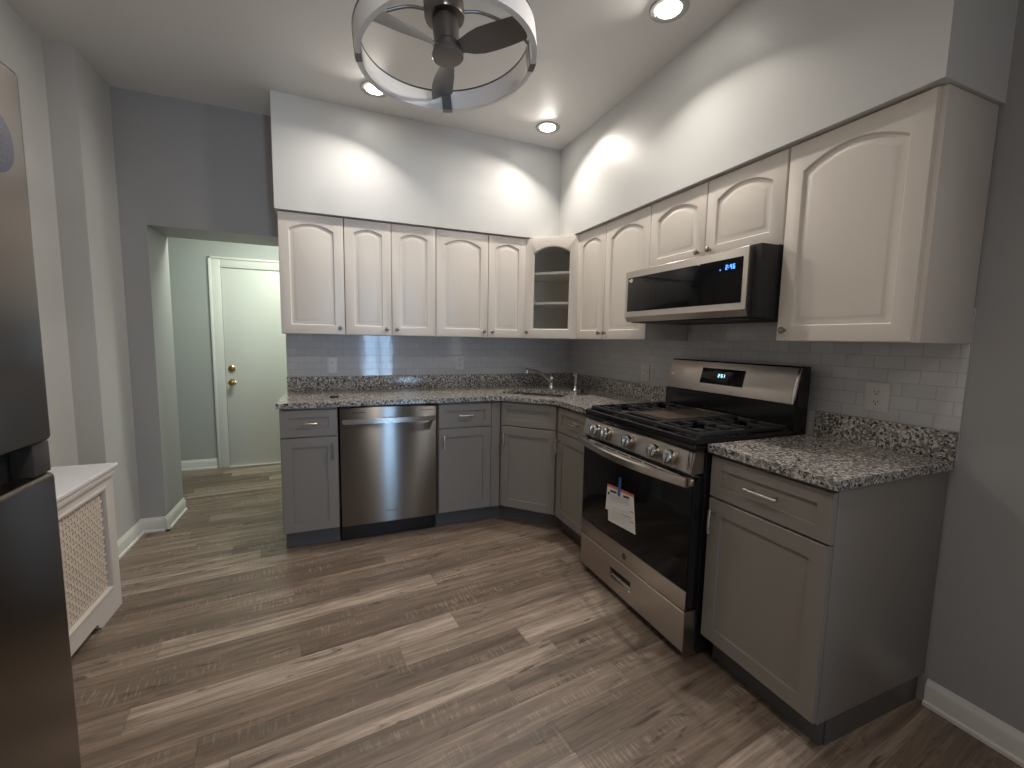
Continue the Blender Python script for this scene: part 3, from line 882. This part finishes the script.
part('badge', MB(m_).lathe([(.0165, 0), (.0165, .0012), (.014, .0016), (.0135, .0010)], (.398, .262, .0253), (0, 0, 1), 28), pmat('grey_badge', (.13, .125, .12), .35, .6), od, 'round grey maker badge')
# control panel, leaning back
cp = MB(m_)
pf = [(.792, .004), (.788, .024), (.796, .034), (.876, .016), (.882, .008), (.882, -.03), (.792, -.03)]
cp.loops([[(x, a, b) for a, b in pf] for x in (.002, Wd - .002)])
cpo = part('control_panel', cp, 'steel', rg, 'stainless control panel')
part('end_trim', MB(m_).box(Wd - .028, .790, .02, Wd - .022, .880, .0345, .002).box(Wd - .012, .790, .02, Wd - .006, .880, .0345, .002), 'steelp', cpo, 'bright ribs at the right end')
kn_ax = (0, .018, .080)
for k in (.126, .223, .402, .583, .678):
    ko = (k, .835, .0262)
    kb = MB(m_)
    kb.lathe([(.034, -.002), (.034, .004), (.031, .0065)], ko, kn_ax, 28)
    kk = part('knob', kb, 'knob', cpo, 'ribbed steel burner knob')
    g_ = MB(m_)
    g_.lathe([(.0295, .0065), (.0285, .027), (.026, .032), (.012, .034)], ko, kn_ax, 28)
    g_.box(k - .007, .809, .048, k + .007, .858, .070, .003)
    part('grip', g_, 'steelp', kk)
# cooktop
ck = MB()
ck.box(-.700, Y1, .884, -.143, Y0, .913, .004)
rim = lambda i_, z: [(-.700 + i_, Y1 + i_ * .5, z), (-.1435 - i_ * .3, Y1 + i_ * .5, z), (-.1435 - i_ * .3, Y0 - i_ * .5, z), (-.700 + i_, Y0 - i_ * .5, z)]
ck.loops([rim(.0, .905), rim(.0, .928), rim(.004, .932), rim(.016, .930), rim(.024, .9125), rim(.024, .905)], closed=True)
part('cooktop', ck, 'black', rg, 'black enamel cooktop')
ZG = .916
def grate(ya, yb):
    mb = MB()
    x0, x1 = -.672, -.165
    t = .013
    zt0, zt1 = ZG + .020, ZG + .036
    for y in (ya, yb): mb.box(x0 + .001, y - t / 2, zt0, x1, y + t / 2, zt1, .002)
    for x in (x0 + t / 2, (x0 + x1) / 2, x1 - t / 2): mb.box(x - t / 2, ya, zt0 + .0005, x + t / 2, yb, zt1 - .0005, .002)
    ym = (ya + yb) / 2
    for cx_ in (x0 + (x1 - x0) * .25, x0 + (x1 - x0) * .75):
        mb.box(cx_ - .005, ya, zt0 + .003, cx_ + .005, ya + (yb - ya) * .36, zt1 + .004, .002)
        mb.box(cx_ - .005, yb - (yb - ya) * .36, zt0 + .003, cx_ + .005, yb, zt1 + .004, .002)
        mb.box(cx_ - .125, ym - .005, zt0 + .003, cx_ - .045, ym + .005, zt1 + .004, .002)
        mb.box(cx_ + .045, ym - .005, zt0 + .003, cx_ + .125, ym + .005, zt1 + .004, .002)
        for sx_ in (-1, 1):
            for yy in (ya + (yb - ya) * .28, yb - (yb - ya) * .28):
                mb.box(cx_ + sx_ * .085 - .004, yy - .035, zt0 + .003, cx_ + sx_ * .085 + .004, yy + .035, zt1 + .003, .002)
    for x in (x0 + t / 2, x1 - t / 2, (x0 + x1) / 2):
        for y in (ya, yb): mb.box(x - .008, y - .008, .9132, x + .008, y + .008, zt0 + .004, .002)
    return mb
part('grate', grate(Y0 - .022, Y0 - .262), 'iron', rg, 'black cast iron grate')
part('grate', grate(Y1 + .262, Y1 + .022), 'iron', rg, 'black cast iron grate')
ga, gb = Y0 - .276, Y1 + .276
cg = MB()
for y in (ga, gb): cg.box(-.672, y - .006, ZG + .018, -.165, y + .006, ZG + .036, .002)
for x in (-.666, -.60, -.171): cg.box(x - .006, gb, ZG + .0185, x + .006, ga, ZG + .0355, .002)
for x in (-.664, -.173):
    for y in (ga - .002, gb + .002): cg.box(x - .008, y - .008, .9132, x + .008, y + .008, ZG + .022, .002)
part('grate', cg, 'iron', rg, 'black centre frame under the griddle')
gr = MB()
gr.loops([[(x, y, z) for x, y in ((-.592 + i_, gb + .008 + i_), (-.180 - i_, gb + .008 + i_), (-.180 - i_, ga - .008 - i_), (-.592 + i_, ga - .008 - i_))]
          for i_, z in ((0, ZG + .022), (0, ZG + .040), (.008, ZG + .042), (.014, ZG + .036))])
part('griddle', gr, 'griddle', rg, 'brown seasoned griddle plate')
for y in (Y0 - .142, Y1 + .142):
    for x in (-.545, -.292):
        bb = part('burner', MB().lathe([(.050, .9132), (.050, .922), (.040, .926)], (x, y, 0)), 'nickel', rg, 'metal burner ring')
        part('burner_cap', MB().lathe([(.034, .9262), (.036, .929), (.034, .933), (.020, .934)], (x, y, 0)), 'iron', bb)
# backguard
bgp = [(-.060, .88), (-.142, .88), (-.142, 1.042), (-.130, 1.050), (-.104, 1.203), (-.092, 1.211), (-.060, 1.211)]
bgm = MB()
bgm.loops([[(x, y, z) for x, z in bgp] for y in (Y0 - .002, Y1 + .002)])
bg = part('backguard', bgm, 'black', rg, 'black backguard')
pan = math.atan2(.041, .160)
pm = frame((-.1430, Y0, 1.044), (0, -1, 0), (-1, 0, 0)) @ Matrix.Rotation(-pan, 4, 'X')
hp_ = math.hypot(.160, .041)
part('panel', MB(pm).box(.004, 0, -.006, Wd - .022, hp_, .006, .003), 'steel', bg, 'stainless control fascia')
part('end_strip', MB(pm).box(Wd - .0215, -.001, -.006, Wd - .008, hp_ + .001, .009, .003), 'steelp', bg, 'bright end strip')
dsp = part('display', MB(pm).box(.250, .046, .004, .522, .132, .0068, .002), 'bglass', bg, 'black glass display')
part('digits', digits_mb('2:51', .018, pm @ Matrix.Translation((.384, .094, .0069))), 'ledc', dsp, 'glowing pale blue clock digits 2:51')
part('badge', MB(pm).lathe([(.009, 0), (.009, .0012), (.007, .0014)], (.040, .082, .0061), (0, 0, 1), 20), 'nickel', bg, 'small round badge')
# paper tag taped on the oven door
tg = thing('paper_tag', 'white paper appliance tag with orange header taped to the black oven door', 'tag', (-.706, -1.735, .49))
tm = RIGHT(-1.632, .395, -.7052)
tm0 = tm
tm = tm @ Matrix.Translation((.109, .10, 0)) @ Matrix.Rotation(R(6.8), 4, 'Z') @ Matrix.Translation((-.109, -.10, 0))
tgp = MB(tm)
tgp.loops([[(0, .008, 0), (.218, 0, 0), (.212, .185, 0), (.006, .196, 0)], [(0, .008, .0012), (.218, 0, .0022), (.212, .185, .0012), (.006, .196, .0012)]])
part('sheet', tgp, 'paper', tg)
tb_ = MB(tm); tb_.loops([[(-.022, .062, .0002), (.004, .062, .0002), (.008, .19, .0002), (.004, .19, .0002)], [(-.022, .062, .0010), (.004, .062, .0010), (.008, .19, .0010), (.004, .19, .0010)]])
part('back_sheet', tb_, 'paper', tg)
part('header_band', MB(tm).loops([[(.006, .185, .0023), (.212, .174, .0023), (.212, .185, .0023), (.006, .196, .0023)], [(.006, .185, .0028), (.212, .174, .0028), (.212, .185, .0028), (.006, .196, .0028)]]), 'orange', tg, 'orange print')
part('printed_bar', MB(tm).box(.028, .160, .0023, .082, .171, .0028), 'ink', tg, 'black printed bar')
part('printed_bar', MB(tm).box(.135, .156, .0023, .180, .166, .0028), 'ink', tg, 'black printed bar')
part('printed_dot', MB(tm).lathe([(.008, .0023), (.008, .0028)], (.014, .150, 0), (0, 0, 1), 14), 'ink', tg, 'black printed dot')
pl = MB(tm)
for i in range(5): pl.box(.028, .148 - i * .006 - .0012, .0023, .175, .148 - i * .006, .0027)
pl.box(.03, .085, .0023, .178, .0865, .0027).box(.03, .066, .0023, .190, .0675, .0027)
for i in range(4): pl.box(.03, .055 - i * .009, .0023, .17 - .01 * i, .056 - i * .009, .0027)
part('grey_print', pl, 'inkg', tg, 'grey printed lines')
part('red_print', MB(tm).box(.184, .098, .0023, .208, .102, .0028).box(.184, .048, .0023, .208, .052, .0028).box(.12, .070, .0023, .190, .0715, .0028), 'red', tg, 'red printed marks')
tp = MB(tm0 @ Matrix.Translation((.093, .152, .0030)) @ Matrix.Rotation(R(-3), 4, 'Z'))
tp.loops([[(-.011, 0, 0), (.011, 0, 0), (.011, .095, -.0015), (-.011, .095, -.0015)], [(-.011, 0, .0005), (.011, 0, .0005), (.011, .095, -.001), (-.011, .095, -.001)]])
part('tape', tp, 'tape', tg, 'blue tape strip')

# ------------------------------------------------------------------ microwave
mw = thing('microwave', 'stainless over the range microwave hung under the short wall cabinet', 'microwave', (-.23, YM, 1.41))
MY0, MY1 = -1.3975, -2.190
MWd = MY0 - MY1
part('body', MB().box(-.430, MY1, 1.412, -.0095, MY0, 1.7025, .003), 'blackm', mw)
mm_ = RIGHT(MY0 + .016, 0, -.432)
MFW = MWd - .012
fr = MB(mm_)
pr = [(1.428, 0), (1.416, .012), (1.420, .018), (1.444, .033), (1.690, .033), (1.694, .028), (1.694, 0)]
fr.loops([[(x, a, b) for a, b in pr] for x in (0, MFW)])
fo = part('door', fr, 'steel', mw, 'stainless front frame')
part('window', MB(mm_).box(.020, 1.472, .0325, MFW - .022, 1.656, .0345, .0015), 'bglass', fo, 'black glass window')
part('digits', digits_mb('2:46', .020, mm_ @ Matrix.Translation((.698, 1.622, .0347)), th=.18), 'ledb', fo, 'glowing blue clock digits 2:46')
part('indicator', MB(mm_ @ Matrix.Translation((.698, 1.622, .0347))).box(-.052, -.010, 0, -.047, -.005, .0006), 'ledb', fo, 'glowing blue dot')
part('sticker', MB(mm_).lathe([(.011, 0), (.011, .0006)], (.051, 1.640, .0346), (0, 0, 1), 20).box(.028, 1.636, .0346, .040, 1.644, .0351), 'plastic', fo, 'small white round sticker')
vg = MB()
for k in range(9): vg.box(-.415 + k * .012, MY1 + .05, 1.4085, -.409 + k * .012, MY0 - .05, 1.4119)
part('vent_grille', vg, 'black', mw)

# ------------------------------------------------------------------ outlets
def outlet(label, mtx, wide=False, switch=False, origin=(0, 0, 0)):
    o = thing('wall_outlet', label, 'outlet', origin, 'white wall outlets')
    hw = .043 if wide else .036
    part('plate', MB(mtx).box(-hw, -.058, 0, hw, .058, .006, .0025), 'plastic', o)
    xs = [0.0] if not wide else ([-.019, .019] if switch else [0.0])
    for x in xs:
        if switch and x > 0:
            part('toggle', MB(mtx).box(x - .012, -.032, .0055, x + .012, .032, .0075, .001).box(x - .005, -.004, .007, x + .005, .014, .014, .002), 'plastic', o, 'switch toggle')
            continue
        for z in (-.020, .020):
            rc = part('receptacle', MB(mtx @ Matrix.Translation((x, z, .0055))).prism([(-.013, -.010), (-.006, -.014), (.006, -.014), (.013, -.010), (.013, .010), (.006, .014), (-.006, .014), (-.013, .010)], 0, .0020), 'plastic', o)
            part('slots', MB(mtx @ Matrix.Translation((x, z, .0076))).box(-.0075, -.001, 0, -.0050, .007, .0004).box(.0050, -.001, 0, .0075, .007, .0004).lathe([(.0030, 0), (.0030, .0004)], (0, -.007, 0), (0, 0, 1), 10), 'plasticd', rc, 'dark slots')
    for z in ((-.050, .050) if wide else (0,)):
        part('screw', MB(mtx).lathe([(.003, .006), (.0028, .0068)], (xs[0], z, 0), (0, 0, 1), 10), 'nickel', o)
    return o
outlet('white outlet on the backsplash at left, above the dishwasher left edge', BACK(-2.008, 1.096, -.0085), origin=(-2.008, -.0085, 1.096))
outlet('white outlet on the back backsplash nearest the corner sink', BACK(-1.050, 1.115, -.0085), origin=(-1.05, -.0085, 1.115))
outlet('white double plate on the right backsplash, left of the range backguard', RIGHT(-1.033, 1.091, -.0085), True, True, origin=(-.0085, -1.033, 1.091))
outlet('white wide outlet on the right backsplash, right of the range', RIGHT(-2.412, 1.105, -.0085), True, origin=(-.0085, -2.412, 1.105))

# ------------------------------------------------------------------ recessed lights
def downlight(label, x, y):
    t = thing('recessed_light', label, 'ceiling light', (x, y, ZC), 'recessed ceiling lights')
    part('trim_ring', MB().lathe([(.084, -.0005), (.082, -.005), (.064, -.008), (.054, -.004), (.054, -.0005)], (x, y, ZC), n=40, cap0=False, cap1=False).ring((x, y, ZC), .052, .084, -.0025, -.0005), 'trimr', t)
    part('lens', MB().lathe([(.053, -.0030), (.052, -.0055), (.03, -.0065)], (x, y, ZC), n=32), 'lens', t, 'glowing lens')
    return t
dl = downlight('lit recessed light in the ceiling seen through the left rim of the fan ring', *LIGHTS[0])
dup(dl, (*LIGHTS[1], ZC), 'lit recessed light in the ceiling near the corner of the two soffits', 'recessed ceiling lights')
dup(dl, (*LIGHTS[2], ZC), 'lit recessed light at the top edge, in the ceiling beside the right soffit', 'recessed ceiling lights')

dup(dl, (*LIGHTS[3], ZC), 'added recessed fill light in the ceiling above the frame, nearest the refrigerator', 'recessed ceiling lights')

# ------------------------------------------------------------------ ceiling fan
# the fan hangs a few degrees out of plumb
FC = Vector((-1.544, -1.621, 2.40))
FN = Vector((-.0802, .0579, .9951)).normalized()
FT = Matrix.Translation(FC) @ Vector((0, 0, 1)).rotation_difference(FN).to_matrix().to_4x4()
FH = (ZC - FC.z) / FN.z
FB_ = FC + FN * FH
fn = thing('ceiling_fan', 'dark grey three blade ceiling fan inside a white ring', 'ceiling fan', (FB_.x, FB_.y, ZC))
part('canopy', MB().lathe([(.085, -.001), (.085, -.026), (.064, -.036)], (FB_.x, FB_.y, ZC), n=48), 'fan', fn)
part('motor_housing', MB(FT).lathe([(.058, FH - .030), (.077, FH - .040), (.079, FH - .050), (.079, .172), (.076, .163), (.060, .161)], n=48), 'fan', fn)
part('neck', MB(FT).lathe([(.052, .1605), (.050, .070), (.056, .062), (.056, .036)], n=48), 'fan', fn)
part('hub_cap', MB(FT).lathe([(.060, .0355), (.063, .030), (.063, .021), (.060, .017), (.056, .0165)], n=48), 'blade', fn)
RO, RI, RH = .354, .333, .086
rn = part('light_ring', MB(FT).ring((0, 0, 0), RI, RO, 0, RH - .006, 120), 'acrylic', fn, 'opal white ring')
part('ring_rim', MB(FT).ring((0, 0, 0), RI - .002, RO + .002, RH - .0058, RH, 120), 'fan', rn, 'dark metal top rim')
for deg in (77, 170, 259, 350):
    a = R(deg)
    half = .023 / RO
    part('clip', MB(FT).ring((0, 0, 0), RI - .003, RO + .002, -.0025, RH + .001, 120 * 8, a - half, a + half), 'blade', rn, 'dark metal clip')
    c, s_ = math.cos(a), math.sin(a)
    ar = [(.076, .196), (.14, .200), (.22, .178), (.28, .148), (.318, .115), (.342, .082)]
    pts = []
    for i in range(len(ar) - 1):                                   # smooth the bend
        p0, p1, p2, p3 = ar[max(i - 1, 0)], ar[i], ar[i + 1], ar[min(i + 2, len(ar) - 1)]
        for t in (0, .25, .5, .75):
            pts.append([.5 * (2 * p1[j] + (p2[j] - p0[j]) * t + (2 * p0[j] - 5 * p1[j] + 4 * p2[j] - p3[j]) * t * t + (3 * p1[j] - p0[j] - 3 * p2[j] + p3[j]) * t ** 3) for j in (0, 1)])
    pts.append(list(ar[-1]))
    part('arm', MB(FT).tube([(c * r_, s_ * r_, z) for r_, z in pts], .0062, 10), 'fan', fn)
for a_deg in (80, 200, 320):
    mb = MB(FT @ Matrix.Translation((0, 0, .046)) @ Matrix.Rotation(R(a_deg), 4, 'Z'))
    secs = []
    for rx, w_, tw, off in ((.045, .044, 34, 0), (.070, .054, 32, 0), (.10, .078, 28, .003), (.14, .098, 24, .005), (.19, .106, 20, .006), (.25, .106, 18, .006), (.295, .103, 16, .004), (.310, .098, 16, .004), (.318, .086, 16, .004)):
        tw = -R(tw)
        ring_ = []
        for (q, th) in ((-.5, .0), (-.25, .003), (0, .0036), (.25, .003), (.5, .0), (.25, -.0025), (0, -.003), (-.25, -.0025)):
            yy = q * w_; zz = th + .012 * (1 - 4 * q * q) * .5
            ring_.append((rx, off + yy * math.cos(tw) - zz * math.sin(tw), yy * math.sin(tw) + zz * math.cos(tw)))
        secs.append(ring_)
    mb.loops(secs)
    part('blade', mb, 'blade', fn)

# ------------------------------------------------------------------ refrigerator (mostly outside the frame)
FXR, FY0, FY1 = -2.450, -2.440, -3.190
fg = thing('refrigerator', 'dark stainless top freezer refrigerator cut off by the left edge', 'refrigerator', (-2.8, (FY0 + FY1) / 2, 0))
part('cabinet', MB().box(XL + .03, FY1, .02, FXR - .062, FY0, 1.715, .006), pmat('dark_fridge_side', (.10, .095, .09), .4, .3), fg)
part('foot_grille', MB().box(FXR - .10, FY1 + .01, .0, FXR - .04, FY0 - .01, .058, .004), 'blackm', fg)
up = part('freezer_door', MB().box(FXR - .060, FY1, 1.117, FXR, FY0, 1.719, .010, 3), 'fridge', fg, 'dark stainless upper door')
lo = part('lower_door', MB().box(FXR - .060, FY1, .062, FXR, FY0, 1.062, .010, 3), 'fridge', fg, 'dark stainless lower door')
part('grip_recess', MB().box(FXR - .059, FY1 + .02, 1.0625, FXR - .034, FY0 - .048, 1.1165), 'blackm', fg, 'black grip recess between the doors')
part('end_cap', MB().box(FXR - .058, FY0 - .046, 1.0625, FXR - .006, FY0 - .001, 1.1165, .002), pmat('dark_grey_cap', (.05, .047, .045), .35), fg, 'dark grey end cap')
sm = frame((FXR + .0008, -2.522, 1.588), (0, 1, 0), (1, 0, 0))
skt = MB(sm)
skt.loops([[(.046 * math.cos(2 * PI * k / 40), .047 * math.sin(2 * PI * k / 40), z) for k in range(40)] for z in (0, .0006)])
stk = single('sticker', skt, 'sticker', 'dark blue oval sticker on the upper refrigerator door at the left edge', 'sticker', (FXR, -2.522, 1.588))
ls = MB(sm)
for i in range(6): ls.box(-.030, -.028 + i * .010, .0007, .032 - abs(i - 2.5) * .004, -.0268 + i * .010, .0010)
part('printed_lines', ls, 'stickerl', stk, 'pale printed lines')

# ------------------------------------------------------------------ radiator cover
RX, RY0, RY1, RZ = -2.971, -.893, -2.36, .672
rc = thing('radiator_cover', 'white radiator cover with woven cane grille between the left wall and refrigerator', 'radiator cover', ((XL + RX) / 2, -1.6, 0))
tpv = MB().box(XL + .002, RY1, RZ, RX + .018, RY0 + .022, RZ + .022, .006, 3)
part('top', tpv, 'radtop_lit', rc, 'smooth white top board')
fp = MB(frame((RX, RY1, 0), (0, 1, 0), (1, 0, 0)))
LW = RY0 - RY1
G0, G1, GZ0, GZ1 = .085, LW - .085, .135, RZ - .075
def foot_prof():
    p = [(0, 0), (.20, 0), (.205, .012), (.22, .016), (.225, .034), (.24, .040), (LW - .24, .040), (LW - .225, .034), (LW - .22, .016), (LW - .205, .012), (LW - .20, 0), (LW, 0)]
    return p
pts = foot_prof() + [(LW, GZ0), (0, GZ0)]
fp.prism(pts, -.018, 0)
fp.box(0, GZ1, -.018, LW, RZ - .0005, 0)
fp.box(0, GZ0, -.018, G0, GZ1, 0).box(G1, GZ0, -.018, LW, GZ1, 0)
fp.box(-0.0, RZ - .028, 0, LW, RZ - .0005, .012, .004)
for a in ((G0 - .012, GZ0 - .012, G1 + .012, GZ0), (G0 - .012, GZ1, G1 + .012, GZ1 + .012), (G0 - .012, GZ0, G0, GZ1), (G1, GZ0, G1 + .012, GZ1)):
    fp.box(a[0], a[1], -.002, a[2], a[3], .006, .002)
part('front_frame', fp, 'rad', rc)
part('side_panel', MB().box(XL + .002, RY0 - .018, 0, RX - .0185, RY0, RZ - .0005), 'rad', rc)
part('backing', MB().box(RX - .05, RY1 + .02, .05, RX - .045, RY0 - .02, RZ - .02), 'hollow', rc, 'dark board giving the shade behind the grille')
gv = MB(frame((RX - .012, RY1, 0), (0, 1, 0), (1, 0, 0)))
pit = .021
nx = int((G1 - G0) / pit); nz = int((GZ1 - GZ0) / pit)
visible0 = 0.0
# each strand is a bent ribbon passing over and under its neighbours
def ribbon(fixed, a0, n, vertical, phase):
    hw = .0074; am = .0022; th = .0006
    lp = []
    for i in range(n * 2 + 1):
        p = a0 + i * pit / 2
        z = am * math.sin(PI * i / 2 + PI / 2 + phase * PI) if i % 2 == 0 else 0
        if vertical: lp.append([(fixed - hw, p, z - th), (fixed + hw, p, z - th), (fixed + hw, p, z + th), (fixed - hw, p, z + th)])
        else: lp.append([(p, fixed - hw, z - th), (p, fixed + hw, z - th), (p, fixed + hw, z + th), (p, fixed - hw, z + th)])
    gv.loops(lp)
for i in range(nx):
    ribbon(G0 + pit * (i + .5), GZ0 - .008, nz + 1, True, i % 2)
for j in range(nz):
    ribbon(GZ0 + pit * (j + .6), G0 - .0105, nx + 1, False, (j + 1) % 2)
part('grille', gv, 'cane', rc, 'beige woven cane grille')
